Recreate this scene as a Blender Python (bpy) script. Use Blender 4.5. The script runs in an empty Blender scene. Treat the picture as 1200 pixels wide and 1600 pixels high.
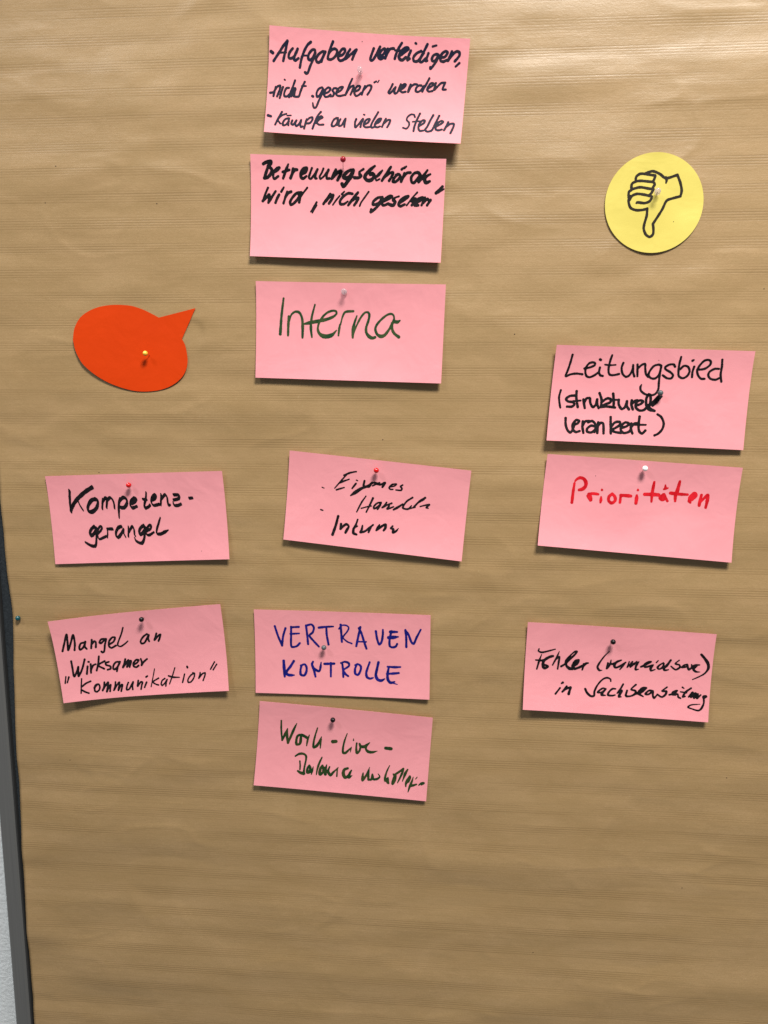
import bpy, math, random
import numpy as np

# ------------------------------------------------------------------ camera, light, exposure
scene = bpy.context.scene
COL = scene.collection
BOARD_H = 1.5                      # height of the board centre above the floor, metres


def at(x, y, z=0.0):
    """board coordinates (mm: right, up, out of the board) -> world metres"""
    return (x * .001, -z * .001, BOARD_H + y * .001)


cam_data = bpy.data.cameras.new("camera")
cam = bpy.data.objects.new("camera", cam_data)
COL.objects.link(cam)
cam_data.sensor_fit = 'VERTICAL'
cam_data.sensor_height = 36.0
cam_data.lens = 27.0
cam_data.clip_start = .02
cam_data.clip_end = 50
cam.location = (0.0682843, -0.8418032, 1.6286062)
cam.rotation_euler = tuple(math.radians(a) for a in (81.34182, 0, 4.637491))
scene.camera = cam

world = bpy.data.worlds.new("World")
scene.world = world
world.use_nodes = True
world.node_tree.nodes['Background'].inputs['Color'].default_value = (.92, .96, 1.0, 1)
world.node_tree.nodes['Background'].inputs['Strength'].default_value = 0.18


def overhead_light(x, y, z, sx, sy, power, color):
    d = bpy.data.lights.new("overhead_lamp", 'AREA')
    d.shape = 'RECTANGLE'; d.size = sx; d.size_y = sy; d.energy = power; d.color = color
    o = bpy.data.objects.new("overhead_lamp", d)
    COL.objects.link(o)
    o.location = at(x, y, z)
    o.rotation_euler = (0, 0, 0)   # all shine straight down, like panels flush in a ceiling
    return o


overhead_light(640, 2045, 1500, .75, .55, 144, (1.0, .965, .915))
overhead_light(-1500, 1950, 1700, .60, .45, 28, (.93, .97, 1.0))
overhead_light(-1500, 1900, -60, .60, .30, 80, (.93, .97, 1.0))   # added unseen lamp, brightens only the wall left of the board

scene.view_settings.view_transform = 'Standard'
scene.view_settings.look = 'None'
scene.view_settings.exposure = 0.0
scene.view_settings.gamma = 1.0
scene.cycles.max_bounces = 8
scene.cycles.caustics_refractive = False
scene.cycles.caustics_reflective = False

# ------------------------------------------------------------------ measured shapes (mm on the board)
W,H=205.,102.5
CARD_SHAPE=[
    ([[-116.06, 500.02], [87.05, 479.58], [78.86, 379.27], [-123.61, 397.4]],(0.4626, 0.3438),(7, 1, 11),(4, 4.5),(2.5, 4)),
    ([[-139.68, 377.64], [64.58, 367.89], [60.04, 265.09], [-142.13, 274.59]],(0.4775, 0.1007),(5.5, 1, 5),(3, 3),(1.5, 2)),
    ([[-137.21, 249.24], [65.69, 243.4], [61.81, 140.9], [-140.07, 147.41]],(0.4669, 0.128),(3, 2.5, 3),(2.6, 2.6),(1.5, 2)),
    ([[182.17, 180.63], [384.44, 173.3], [379.64, 71.35], [174.54, 80.88]],(0.5567, 0.473),(6, 0.5, 2.5),(4.5, 3.5),(2.5, 1)),
    ([[176.63, 66.15], [380.26, 52.78], [374.89, -49.23], [168.59, -33.08]],(0.5107, 0.1234),(7.5, 1, 4.5),(3.2, 3.2),(1.5, 1)),
    ([[-386.86, 37.23], [-180.81, 44.94], [-174.99, -55.11], [-381.68, -65.08]],(0.4679, 0.1588),(2, 0.5, 4),(2.3, 2.6),(1, 1.5)),
    ([[-103.93, 68.16], [95.61, 47.5], [86.49, -52.56], [-112.71, -31.49]],(0.4863, 0.1502),(4, 1, 6),(2.6, 2.8),(1, 1.5)),
    ([[-390.22, -131.29], [-187.43, -107.84], [-179.47, -210.13], [-377.68, -230.4]],(0.5259, 0.1352),(2.5, 1, 6),(3.0, 2.3),(10, 3)),
    ([[-148.97, -113.76], [52.93, -115.55], [52.53, -215.0], [-149.22, -213.61]],(0.3996, 0.4607),(2.5, 0.3, 2.5),(2.2, 2.2),(1.2, 2)),
    ([[-144.73, -223.66], [56.59, -236.96], [49.76, -339.47], [-153.97, -327.46]],(0.4305, 0.1821),(5, 0.5, 3.5),(2.4, 2.6),(1.2, 1)),
    ([[160.93, -120.79], [365.17, -129.8], [361.5, -230.42], [157.57, -221.32]],(0.4669, 0.2023),(7, 0.5, 5),(2.4, 2.6),(2.5, 1.2)),
]
CIRCLE=(275.87,321.88,48.91)
BUBBLE=[[-344.7, 189.1], [-342.3, 201.1], [-335.6, 212.4], [-325.8, 219.5], [-313.5, 224.2], [-300.1, 226.2], [-288.1, 226.2], [-276.3, 224.9], [-263.3, 220.6], [-254.3, 216.2], [-247.2, 212.4], None, [-205.5, 222.0], None, [-222.1, 189.4], None, [-218.8, 182.7], [-217.2, 174.5], [-216.6, 165.7], [-218.5, 156.8], [-222.8, 149.2], [-229.7, 142.8], [-239.2, 137.4], [-251.4, 133.8], [-264.9, 132.5], [-278.3, 133.2], [-294.2, 137.1], [-310.0, 143.5], [-324.4, 152.6], [-335.9, 163.5], [-342.5, 177.0]]
STROKES={
(0, 0):[
((0, 1),'''22 232 32,40 243 34
52 316 28,98 245,152 163,187 122
187 126 28,175 188,160 259,151 308
106 236 21,177 227
244 186 28,212 228,205 268,219 280,249 270,274 239,295 186
295 190 28,270 243,263 287,277 294,307 272
429 115 28,395 144,362 205,338 277,326 356
354 244 19,390 239
477 208 28,471 181,445 185,411 228,409 268,427 278,457 252,479 208,462 260,430 342,411 400,397 409,382 398
582 193 28,556 191,517 217,490 262,499 290,525 293,554 253,582 193,558 245,547 285
657 96 28,634 154,615 218,612 253,639 259,673 241,702 200,701 169,673 158,643 173,618 206
725 218 28,760 208,785 175,779 153,753 158,724 203,718 242,737 263,767 255,792 233
837 153 28,812 193,789 245,831 211,903 152,883 192,864 244
1080 132 28,1061 187,1051 231,1065 243,1090 220,1144 113
1146 201 28,1179 180,1199 148,1193 127,1168 138,1140 178,1133 210,1156 224,1190 207
1224 127 28,1214 174,1204 214,1226 158,1250 126,1285 120
1364 67 28,1333 118,1311 173,1302 212
1299 135 21,1339 137 23,1382 130 25
1342 186 30,1384 157,1433 116,1424 105,1398 111 32,1361 147,1342 186,1353 213,1380 220,1413 194
1383 146 32,1416 121
1461 130 28,1442 177,1432 217,1453 204
1503 61 23,1511 65
1565 129 28,1523 150,1492 190,1498 221,1529 224,1562 191,1625 66
1593 143 28,1555 218,1578 228,1614 196
1641 145 28,1630 180,1620 213,1633 212
1679 82 21,1717 71
1746 159 28,1732 149,1698 158,1680 193,1690 212,1716 207,1746 159,1729 207,1694 263,1674 284,1672 272
1774 178 28,1812 168,1834 129,1812 119,1779 143,1765 178,1772 206,1799 213,1832 198
1877 120 28,1859 166,1845 203,1880 154,1920 118,1950 121,1957 148,1938 179,1915 205
1962 221 25,1928 253'''),
],
(0, 1):[
((0, 1),'''33 625 25,59 619
87 564 24,77 611,68 654
76 602 24,104 558,131 548,129 585,107 655
162 558 24,148 613,135 670
173 484 21,179 488
225 561 24,199 567,181 606,182 645,209 647,234 623
283 485 24,264 549,242 610,232 653
242 618 24,266 570,292 560,286 602,284 641
253 643 24,277 599,293 572
385 490 24,362 542,344 598,333 637,307 643,280 641
357 534 19,401 529
473 622 28,481 626
581 542 24,567 530,532 550,515 593,525 627,546 612,581 546,568 602,542 672,520 735,498 736,483 690 17
602 587 24,641 567,656 537,633 526,604 553,594 596,609 620,640 614,661 595
718 528 24,692 530,680 552,695 572,689 606,662 612
726 570 24,764 546,784 511,753 517,725 557,723 591,751 602,812 587
876 426 24,853 481,831 546,817 589
821 580 24,856 514,894 491,892 520,870 581
912 549 24,950 529,965 495,938 492,914 523,908 561,928 590,954 580,979 557
1014 487 24,999 530,988 573
999 530 24,1044 481,1080 483,1074 521,1047 569
1108 447 21,1127 436
1155 425 14,1144 446
1299 453 24,1281 496,1262 535,1276 545,1308 511,1332 480,1322 518,1329 542,1354 529,1383 448
1370 511 24,1412 484,1436 450,1418 445,1389 473,1384 511,1403 526,1437 519
1484 447 24,1470 485,1464 519,1490 467,1523 441,1550 441
1594 449 24,1568 451,1544 477,1542 506,1565 513,1598 491,1621 452
1671 376 24,1646 430,1623 477,1610 507
1671 470 24,1708 444,1715 423,1689 424,1666 458,1659 488,1678 503,1713 496
1741 418 24,1735 451,1729 484,1761 450,1797 415,1836 409
1836 409 24,1819 455,1816 476,1847 475'''),
],
(0, 2):[
((0, 1),'''28 853 30,59 860 28
170 807 24,140 871,111 942
217 823 21,174 842,136 889,164 927
243 867 24,213 878,190 916,195 942,223 935,251 898
252 867 24,247 907,250 938
227 840 17,267 835
286 886 24,280 922,299 930,330 883,320 919,336 941,361 916,379 875,374 920,382 946,399 941
436 862 24,427 907,419 962
429 885 24,466 846,492 840,495 867,471 900,436 907
576 777 24,548 818,524 887,506 956
533 895 24,566 857,599 832,580 821,556 849,546 890,571 910,615 906
746 827 24,721 846,703 888,706 915,733 913,760 871,760 826,760 871,758 902
788 837 24,774 879,782 910,807 899,840 829,836 874,836 915
952 826 24,943 867,952 912,972 892,1022 817
1023 826 24,1009 863,1004 904
1027 774 19,1035 777
1040 879 24,1077 854,1092 817,1061 824,1038 861,1037 893,1060 905,1104 898
1173 741 24,1151 787,1125 842,1112 888,1123 905,1148 895
1158 862 24,1196 837,1211 805,1184 811,1157 849,1152 885,1175 898,1205 887
1259 802 24,1241 848,1228 890
1238 857 24,1283 814,1305 813,1299 849,1281 891
1557 767 21,1546 745,1515 743,1482 771,1476 803,1501 828,1504 860,1481 893,1445 886
1606 729 24,1582 792,1562 861,1556 916
1540 817 19,1583 810,1627 808
1610 858 24,1655 824,1661 797,1639 798,1612 831,1603 877,1619 908,1654 904
1744 738 24,1718 794,1694 858,1675 896,1699 913,1725 907
1805 741 24,1784 795,1763 850,1749 887,1733 906
1785 854 24,1831 824,1851 801,1832 793,1803 812,1781 854,1784 886,1811 893,1845 883
1903 803 24,1886 849,1868 891
1882 858 24,1927 820,1961 818,1960 850,1936 919'''),
],
(1, 0):[
((0, 1),'''135 90 31,167 73 38,217 63 33,216 87,184 113
194 96 33,170 154,146 221
193 113 33,224 140 36,219 173,182 216,146 225
238 165 33,274 151,306 121 27,279 126,251 156,237 202,250 230,292 204
400 86 22,374 144 33,344 223 27
339 161 29,410 139
451 129 33,442 171,423 217,446 166,469 137,492 135
537 176 33,582 154,596 117,564 122,532 164,537 209,559 217,591 195 25
650 116 25,632 161,618 207,637 219,673 181,709 126
709 126 25,691 172,686 213,700 213
772 117 22,754 158,732 196,741 216,781 186,826 127 27
826 127 27,808 173,809 210,836 209
903 125 33,885 159,858 213 27
867 204 33,925 149,957 136,953 169,922 224
1087 121 31,1051 126,1007 156 38,985 193,1007 205,1052 183,1087 129,1070 179,1026 238,986 284,970 260
1194 112 25,1155 138,1155 162 33,1169 178,1142 195,1102 196
1312 80 27,1266 116 36,1221 161 38,1210 190,1237 218,1278 213,1308 179,1294 155,1267 160
1317 187 30,1353 166,1392 120 20
1392 124 20,1365 141,1326 187,1332 216,1367 202
1480 86 30,1437 148,1390 218
1411 185 30,1473 143,1504 138,1492 175,1466 217
1553 154 30,1523 183,1507 224,1538 223,1581 177,1567 153,1536 162
1594 106 27,1603 98
1622 91 27,1641 78 20
1624 144 30,1608 185,1592 222,1617 173,1651 139,1686 135
1766 133 30,1731 138,1697 179,1703 224,1726 232,1760 194,1785 153,1757 129
1862 110 22,1817 171 36,1775 223 31
1777 136 29,1796 169 31,1781 217
1893 147 22,1855 167 33,1835 192 38,1852 228 40,1890 215 27'''),
],
(1, 1):[
((0, 1),'''2025 264 29,1962 327 33
2040 287 18,1984 322 25
181 321 25,154 381,126 454
126 454 30,163 419,195 388,190 460
186 469 30,222 412,263 352 25
300 384 30,277 428,262 466
350 311 20,323 354 29
387 352 27,369 403,348 468
369 403 30,400 364 31,428 351
537 356 30,492 361,446 405,419 453,429 482,474 451,528 381
601 307 22,565 351,519 399 38
510 373 30,524 407,516 454
703 448 25,668 514 29,641 545 16
703 478 20,659 553 18
847 364 30,816 407,776 463
803 433 30,847 385,879 371,866 410,835 457
947 378 20,908 425,877 469
996 334 18,970 360 25
1083 353 30,1037 350,984 385,953 428,958 458,995 457,1035 430 18
1141 339 30,1097 391,1041 468
1080 421 30,1120 394,1147 393,1130 428,1104 467
1254 328 20,1211 388,1176 439,1163 472
1400 379 30,1355 384,1307 423,1303 453,1339 448,1375 426,1400 383,1375 443,1323 499,1283 530,1287 504
1402 425 30,1464 394,1503 368,1481 364,1428 395,1398 434,1412 459,1466 440
1575 366 22,1535 380,1518 401 36,1537 422,1516 456,1479 448
1591 425 30,1635 398,1674 364,1643 369,1590 408,1574 446,1593 463,1637 445
1766 324 20,1723 371,1660 453
1707 409 30,1733 388,1751 387,1714 451
1753 425 30,1797 407,1826 373,1787 383,1748 421,1745 451,1781 450
1849 373 25,1833 407,1817 449
1829 428 30,1876 385,1886 397
1908 397 30,1875 448'''),
],
(2, 0):[
((0, 1),'''301 172 22,286 285 27,276 379 28,266 549 35
358 361 27,354 445 30,352 561 25
364 411 17,385 343 20,420 312 25,455 308 28,483 327,505 381 27,512 468 33,512 581 25
644 230 19,614 344 25,603 426 27,604 493 30,616 573 19
534 433 25,597 419 38,667 404,772 381 35,849 349 28,880 319 22,876 295 24,841 288 25,785 307,730 355 24,692 417,679 485 25,698 532 35,741 558 46,790 560 49,839 542 38,884 495 14
921 432 20,914 486 27,908 548 19
928 431 17,947 351 20,966 310 25,988 295 27,1064 289
1104 337 17,1081 408 27,1066 482 35,1066 567 24
1071 529 19,1103 441 20,1143 360 24,1190 302 22,1225 298 25,1240 324 27,1231 384,1209 459 28,1214 512 31,1247 552 38,1282 566 36,1310 557 31
1512 365 19,1504 326 22,1479 309 24,1434 320,1373 368 25,1326 423 27,1310 470,1330 523 31,1372 546 39,1414 531 35,1454 480 27,1486 426 31,1509 365 24
1489 406 27,1495 472 30,1518 512 31,1568 548 35
1513 389 36,1548 391,1575 376 17'''),
],
(3, 0):[
((0, 1),'''180 98 25,168 179,151 261,136 325,184 305,245 294,309 299
324 237 25,372 226,423 201,429 179,405 169,366 181,337 232,339 281,356 317,389 327,436 305,481 267
484 222 25,481 271,498 302,526 309
475 137 28,483 141
595 88 25,584 137,576 209,582 268,601 294,641 295,693 281
533 188 19,583 193 21,645 187 17
722 164 25,711 213,728 276,768 308,801 291,825 236,827 182
827 182 25,836 254,854 300
871 176 25,878 234,886 297
880 216 25,919 175,949 169,956 213,973 275,998 301
1114 177 25,1091 169,1044 184,1008 238,1000 283,1031 314,1075 312,1109 266,1119 181,1114 243,1115 351,1116 432,1090 478,1047 493,984 482,940 448,931 412,939 385 15
1261 185 25,1244 163,1201 165,1161 193,1168 215,1221 244,1251 274,1237 306,1194 307,1146 278
1309 82 25,1301 157,1302 228,1313 281,1356 301,1400 273,1416 224,1392 180,1351 173,1317 209
1457 178 25,1447 231,1449 286
1431 117 26,1442 110 21
1492 208 25,1565 196,1615 155,1619 120,1594 103,1552 113,1515 158,1493 212,1509 265,1544 299,1579 299
1712 191 25,1669 193,1621 225,1613 261,1640 295,1693 304,1734 283
1732 97 25,1739 168,1738 247,1755 322'''),
],
(3, 1):[
((0, 1),'''101 478 24,90 546,99 608,114 664
248 529 29,203 536,166 569,189 594,246 602,258 627,235 649,184 651
269 482 29,275 559,298 651
244 589 22,320 580
349 566 29,373 658
358 607 29,383 554,413 548
418 553 29,428 604,458 644,485 617,495 560
495 565 29,500 611,519 652
513 492 29,540 558,543 640
543 589 29,599 545,641 554,634 585,576 613,548 635
548 638 29,608 632,690 639
656 491 29,671 573,674 639
631 559 22,721 555
721 555 29,727 606,761 651,794 629,808 567
808 567 29,813 618,837 653
857 555 29,856 596,877 651
861 595 29,893 558,912 552
908 609 29,956 586,973 560,942 551,909 573,904 624,943 658,992 651,1019 619
1025 481 29,1005 528,1012 599,1041 644,1102 656
1040 486 29,1050 536,1047 597
1144 481 29,1100 534,1056 592
1156 501 29,1104 575,1077 601
1032 598 29,1061 638,1102 656'''),
],
(3, 2):[
((0, 1),'''181 775 29,187 843,212 904,244 928,267 891,281 817
263 849 29,312 826,325 800,294 791,262 839,267 891,300 920,339 908
366 803 29,365 855,381 926
369 844 29,391 802,431 795
422 811 29,461 794,494 818,507 858,496 911
496 849 29,456 845,418 878,420 909,462 917,500 890
528 806 29,527 858,527 919
527 847 29,554 810,579 814,588 855,593 921
654 743 29,661 831,669 918
668 846 29,704 798,754 790,756 821,709 859,675 876
671 882 29,713 900,773 907
769 856 29,828 833,851 806,814 792,777 825,771 877,804 906,853 893,871 872
875 800 29,874 851,894 907
883 830 29,910 798,945 797
954 724 29,951 807,962 878,994 902,1026 869
916 813 24,1026 808 22
1136 691 27,1178 719,1209 784,1199 846,1163 894,1125 916'''),
],
(4, 0):[
((0, 1),'''325 308 26,322 398 32,321 520 34
324 301 11,337 267 26,375 239 35,417 247 38,446 287 40,444 331,417 362,383 374 34
480 432 26,496 456 31,516 483 26
492 413 35,538 403,590 406 28
507 426 34,518 454 32,523 479 26
624 432 20,626 466 32,624 495 24
620 344 9,625 356 26
738 389 34,708 424,709 467,743 492,777 461,769 419,738 389
831 396 31,830 478 28
831 398 34,899 397 40,936 398 35
999 384 23,1000 421 41,999 472 34
1001 313 9,1004 327 26
1165 225 28,1159 316 36,1158 370 35,1161 442 23
1081 367 36,1153 362 43,1226 362 41
1285 248 15,1290 286 35
1276 295 22,1314 280
1276 351 30,1248 393 36,1276 413,1295 389 41,1283 352 31,1328 423 26
1276 383 33,1288 389
1430 196 28,1418 295 41,1405 364 36,1408 416 26
1350 332 40,1427 336 36,1528 334 28
1552 406 28,1561 359 41,1599 318 45,1612 340 41,1578 381,1551 402 31,1568 419 25
1672 327 30,1667 373 35,1661 442
1677 395 25,1736 322 35,1738 390 36,1731 459 28'''),
],
(5, 0):[
((110.0, 0.42),'''258 178 52,246 297,244 417
532 144 52,455 185,372 245,303 310,262 372,245 409
342 300 36,358 353 40,386 406
554 285 52,509 291,466 334,444 386,448 423,484 432,533 403,565 352,571 300,547 281
633 283 36,623 339 42,614 398
634 310 40,669 270,686 281 42,676 333 45,666 385 42
683 304 40,721 271 45,748 298 49,760 351 45,759 395 38
839 286 45,817 345,807 419 49,801 509 31
829 308 45,878 274 49,913 296,910 348,872 391,831 390
967 346 45,1006 328,1028 295 40,1004 283 45,962 320,949 368,968 398,1026 380 40
1149 224 33,1137 295 42,1114 361 43,1116 403 45,1156 393 40,1180 371
1100 301 36,1147 306 40
1201 319 40,1241 298 43,1260 261 40,1246 250 42,1208 290,1196 334,1217 376,1289 365 40
1319 252 36,1310 315 40,1301 378 36
1314 308 34,1364 257 45,1383 287,1385 340,1390 381 42,1413 374 31
1462 261 45,1523 267,1515 306,1454 321 40
1448 345 31,1450 371 40,1458 385,1499 386 43,1538 370 40
1637 306 42,1677 302'''),
],
(5, 1):[
((110.0, 0.42),'''501 600 45,460 632,437 682,448 709,483 688,517 633
523 620 45,514 713,495 824,452 827,407 803,377 783 34
536 681 34,572 649,589 610,567 602,534 648,530 713,544 751,587 738,632 718
648 637 34,649 680,640 733 32
645 635 38,712 637 43
820 610 45,781 623,749 673,745 720,767 737,803 703,841 643 38
841 643 34,837 690 38,855 734 34
899 614 34,895 668 38,888 729
894 687 34,946 614 41,962 652,962 708,970 725
1083 607 45,1043 631,1018 681,1025 711,1057 697,1100 633
1101 633 45,1085 693,1070 767,1043 812,1011 807,975 783,961 750 34
1105 675 34,1154 648 36,1167 607,1137 612,1107 656,1104 712,1134 722,1193 688 29
1282 520 27,1252 595 38,1225 669,1226 708,1271 712 43,1319 690 41,1363 668 18'''),
],
(6, 0):[
((0, 1),'''395 378 13,418 385
770 156 17,704 176 23,634 214
663 202 19,601 286,539 373 15
696 252 15,626 286 23,586 314 13
648 352 17,561 388 23
776 292 25,738 352 21
778 253 15,793 258
871 251 27,863 304 25
957 259 21,918 302 29,844 340 33,788 385 44,728 435 19
876 311 23,927 314,957 263 19
919 310 19,974 261 23,1008 266 33,1052 274 25,1105 246 27,1079 298 25
968 296 19,1041 253,1043 275
1167 286 17,1213 271,1234 246 19,1186 258 21,1156 296 23,1170 313 19,1199 311 17
1304 249 19,1282 269 21,1299 288 23,1293 310 21,1234 314 19'''),
],
(6, 3):[
((0, 1),'''400 635 17,424 640'''),
],
(6, 1):[
((0, 1),'''901 423 16,856 504 21,813 613 18
983 437 26,955 516 24,921 604 18
861 567 16,929 540 17,974 527 16
1079 476 22,1040 485,1003 527,1005 554,1044 529,1080 484
1076 502 21,1046 555 24
1142 467 21,1122 502,1096 532,1156 492,1200 470
1174 502 22,1155 541,1225 507 18
1228 540 24,1273 508 29,1325 466 21
1428 379 24,1364 433 22,1331 507 24,1390 514,1426 472 16
1395 511 21,1467 485 18
1455 480 22,1517 404,1571 365 26
1461 480 16,1497 432 18,1561 385
1524 470 18,1568 453,1626 435 21,1593 474,1616 479 16'''),
],
(6, 2):[
((0, 1),'''606 687 30,589 788 31,561 902 35
647 771 28,648 822 36
645 826 28,705 767 30,737 786 25,719 831 33,707 862
832 698 20,816 762 26,795 815 31,799 858 33,834 869 28
787 807 17,835 774 18
893 761 21,887 812 28,875 839,925 822 26,972 780 28,1012 739 23
986 771 28,969 827 26
1085 730 21,1067 769 30,1055 798 21,1115 741 30,1153 719 28,1154 759 33,1138 788 26
1235 727 21,1216 755 23,1245 759 28,1246 798 30,1280 778 25,1303 745 10'''),
],
(7, 0):[
((0, 1),'''87 390 25,126 292,170 189,163 286,153 386,206 281,242 205,242 309,224 396
346 317 25,308 324,283 372,289 401,331 372,363 314
364 308 25,348 369,364 399
441 295 25,417 398
431 351 25,469 316,482 334,472 393
596 302 25,552 303,524 339,538 352,607 303,583 374,559 457,536 465,529 453
638 375 25,692 346,716 298,684 294,638 341,628 396,652 422,710 399
834 185 21,800 261,752 347,733 396,763 416,822 388,863 358 16
1111 290 25,1061 319,1019 372,1026 401,1066 393,1131 303,1118 347,1124 381
1227 294 25,1210 332,1193 370,1245 324,1275 309,1264 342,1241 385'''),
],
(7, 1):[
((0, 1),'''163 527 25,164 601,168 718,207 663,233 606,224 665,220 720,271 643,320 524
340 615 25,319 705
358 560 24,364 561
380 592 25,369 697
374 665 25,404 613,437 599
489 508 25,469 593,439 678
548 574 25,466 616,530 667
596 589 25,558 599,559 622,606 645,606 673,569 683
721 601 25,680 602,648 635,638 676,655 687,701 650,730 602
724 611 25,697 654,679 712
798 576 25,776 634,757 673,800 627,833 589,837 594,807 673,859 600,867 605,839 676
889 653 25,938 630,960 600,928 597,891 635,891 671,922 683,951 667
989 588 25,997 634,989 666,1021 627,1067 594'''),
],
(7, 2):[
((0, 1),'''73 707 17,54 785 19
106 716 22,79 782 19
249 756 18,233 844,220 931
349 799 23,289 820,239 853
227 887 23,269 919,312 940
381 885 23,408 849,440 845,451 877,439 914,406 934,385 917,393 878,420 850
512 829 23,501 882,480 926,522 869,554 833,561 837,543 894,529 945,568 881,585 867,577 905,569 944
647 838 23,638 887,617 935,663 874,694 846,685 891,672 940,714 878,729 880,718 917,706 953
803 859 23,783 899,775 941,807 936,863 856,851 897,850 944
928 845 23,914 909,958 863,978 868,966 905,954 948
1030 872 23,1000 929
1030 809 24,1048 799 20
1145 720 15,1113 825,1082 927
1183 834 20,1117 865,1108 876,1143 902,1175 914
1261 843 20,1226 864,1210 902,1221 922,1256 897,1289 856,1274 891,1266 931
1398 725 17,1365 802,1314 910
1310 814 23,1362 833 25,1445 840 13
1511 807 20,1494 857,1478 901
1552 719 27,1555 731 25
1632 802 20,1589 823,1551 868,1549 903,1582 901,1623 856,1636 806,1616 797
1707 799 20,1701 829,1685 864,1731 816,1769 806,1762 840,1737 892
1896 684 19,1839 767
1921 713 19,1872 775'''),
],
(8, 0):[
((0, 1),'''239 202 27,275 325,320 439
364 223 27,334 323,320 439
431 205 27,428 312,426 427,438 453,493 440,529 403
431 209 27,521 202
421 292 27,523 283 22
606 181 27,617 290,627 413
608 183 27,671 168,697 204,684 263,645 305,691 369,753 437
756 204 32,834 192 28,924 184 22
844 195 27,848 290,867 408
1012 159 28,1018 261,1024 369
992 211 20,1023 168,1080 166,1106 193,1088 240,1039 315,1087 364,1139 385 22
1241 179 28,1218 290,1193 415
1223 193 28,1253 252,1283 352,1312 440
1200 359 20,1309 357
1422 222 28,1435 309,1461 381,1487 353,1503 260,1503 201 22
1604 215 28,1583 303,1583 394,1609 411,1652 400,1669 368
1591 224 42,1669 221 24
1570 294 40,1617 290 47,1682 280 18
1763 194 28,1773 285,1775 402
1763 199 28,1798 248,1833 338,1859 359,1893 280,1939 182 22'''),
],
(8, 1):[
((0, 1),'''335 626 32,340 723 38,346 818 27
455 626 30,417 690 32,363 769 34,386 796 38,424 799 34,462 797 13
538 678 25,584 661 27,606 699 28,602 754 30,576 797,538 787 32,534 733 28,546 678 25
682 626 25,671 658 32,690 712,712 806 25
690 704 32,742 737 30,761 732 27,773 677,779 629 15
818 646 32,932 639 30
894 634 28,894 796 25
1029 636 26,1037 714,1041 798
1013 629 23,1058 612 26,1103 626 30,1106 661 26,1044 714 24,1065 759 30,1098 784 26
1178 648 19,1209 634 26,1244 656 28,1244 706,1213 764,1182 751 30,1179 694 28,1196 647 23
1350 605 24,1327 674 26,1310 739 30,1320 788 31,1355 804 30,1392 792 17
1453 601 31,1436 683,1423 762 35,1444 811 38,1485 823 35,1526 800 17
1573 663 26,1560 735 31,1564 806 35,1595 843,1643 830 19
1560 651 23,1642 653 31,1708 648 23
1550 739 21,1615 732 31,1689 722 28
1609 842 24,1676 861 10'''),
],
(9, 0):[
((0, 1),'''269 222 20,275 334 24,293 463 20
295 462 22,324 385 31,350 312 11
347 323 18,349 406 33,365 492 26
366 491 26,404 377 31,430 303 29,456 238 9
512 375 22,475 395 29,463 451 31,470 498,508 486,515 422 35,512 383 22
489 377 22,535 381 37,591 407 35
615 369 11,599 422 26,590 504 15
706 273 18,684 367 22,671 455 26,675 516 29,718 482 35,761 377 13
755 407 26,755 516 15
898 423 42,936 416
1062 306 12,1037 398 22,1025 487 25,1030 542 31,1054 546,1088 512 26,1127 465 9
1121 477 17,1116 529 9
1142 361 9,1142 383 17
1183 412 20,1182 477 26,1195 532 32,1220 505 25,1229 466 26
1217 418 25,1234 447 36,1276 446 39,1299 428 35,1335 391 12
1299 434 26,1296 472,1322 500 35,1370 505 34,1435 483 6
1528 439 41,1591 440'''),
],
(9, 1):[
((0, 1),'''466 641 19,508 611 29,561 605,593 629 27,594 690 23,584 765,582 825 27
524 696 19,532 749 21,533 796 18
510 815 24,546 833 37,582 838 39
642 739 27,622 774 29,626 821 35,652 812 32,654 758 29,642 739 24
690 747 10,678 803 29,674 839 14
784 626 18,756 702 27,739 777 23,734 838 13
798 724 27,775 767 35,777 826 40,806 810 27,813 743 31
847 708 13,836 774 37,840 821 39
883 730 19,870 784 32,901 827 35,931 792 27,986 728 11
977 741 19,978 833
1100 726 27,1061 746 35,1052 794 40,1075 837 39,1107 822 31,1125 787 23
1145 746 18,1128 786 31,1122 832 34,1158 807 11
1286 765 18,1283 820 32,1286 853 30,1324 787 25,1357 690 11
1352 718 16,1350 792 28,1354 839
1354 835 28,1386 832,1395 765 14,1408 786,1408 826 25
1422 828 28,1458 818 30,1485 789 18,1464 758 12
1591 644 12,1563 719 21,1547 801 28,1553 829 34
1553 823 28,1583 788 11,1583 842 37,1592 855 30
1641 742 19,1661 768 34,1642 858 30
1647 784 19,1642 856 34,1668 811 25,1671 760,1655 746 19
1656 750 25,1724 695 28,1757 663 19,1741 730 28,1699 841 14
1805 670 19,1783 718 34,1755 817 11
1837 750 26,1818 796 41,1797 842 28,1799 875 16
1837 750 25,1845 764 21,1827 817
1877 755 11,1866 806 25,1846 866 28,1830 937 12
1856 862 28,1888 851 30,1923 836 19
1907 774 12,1923 750
1949 845 14,1979 816 25,2007 813,1980 836 19'''),
],
(10, 0):[
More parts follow.
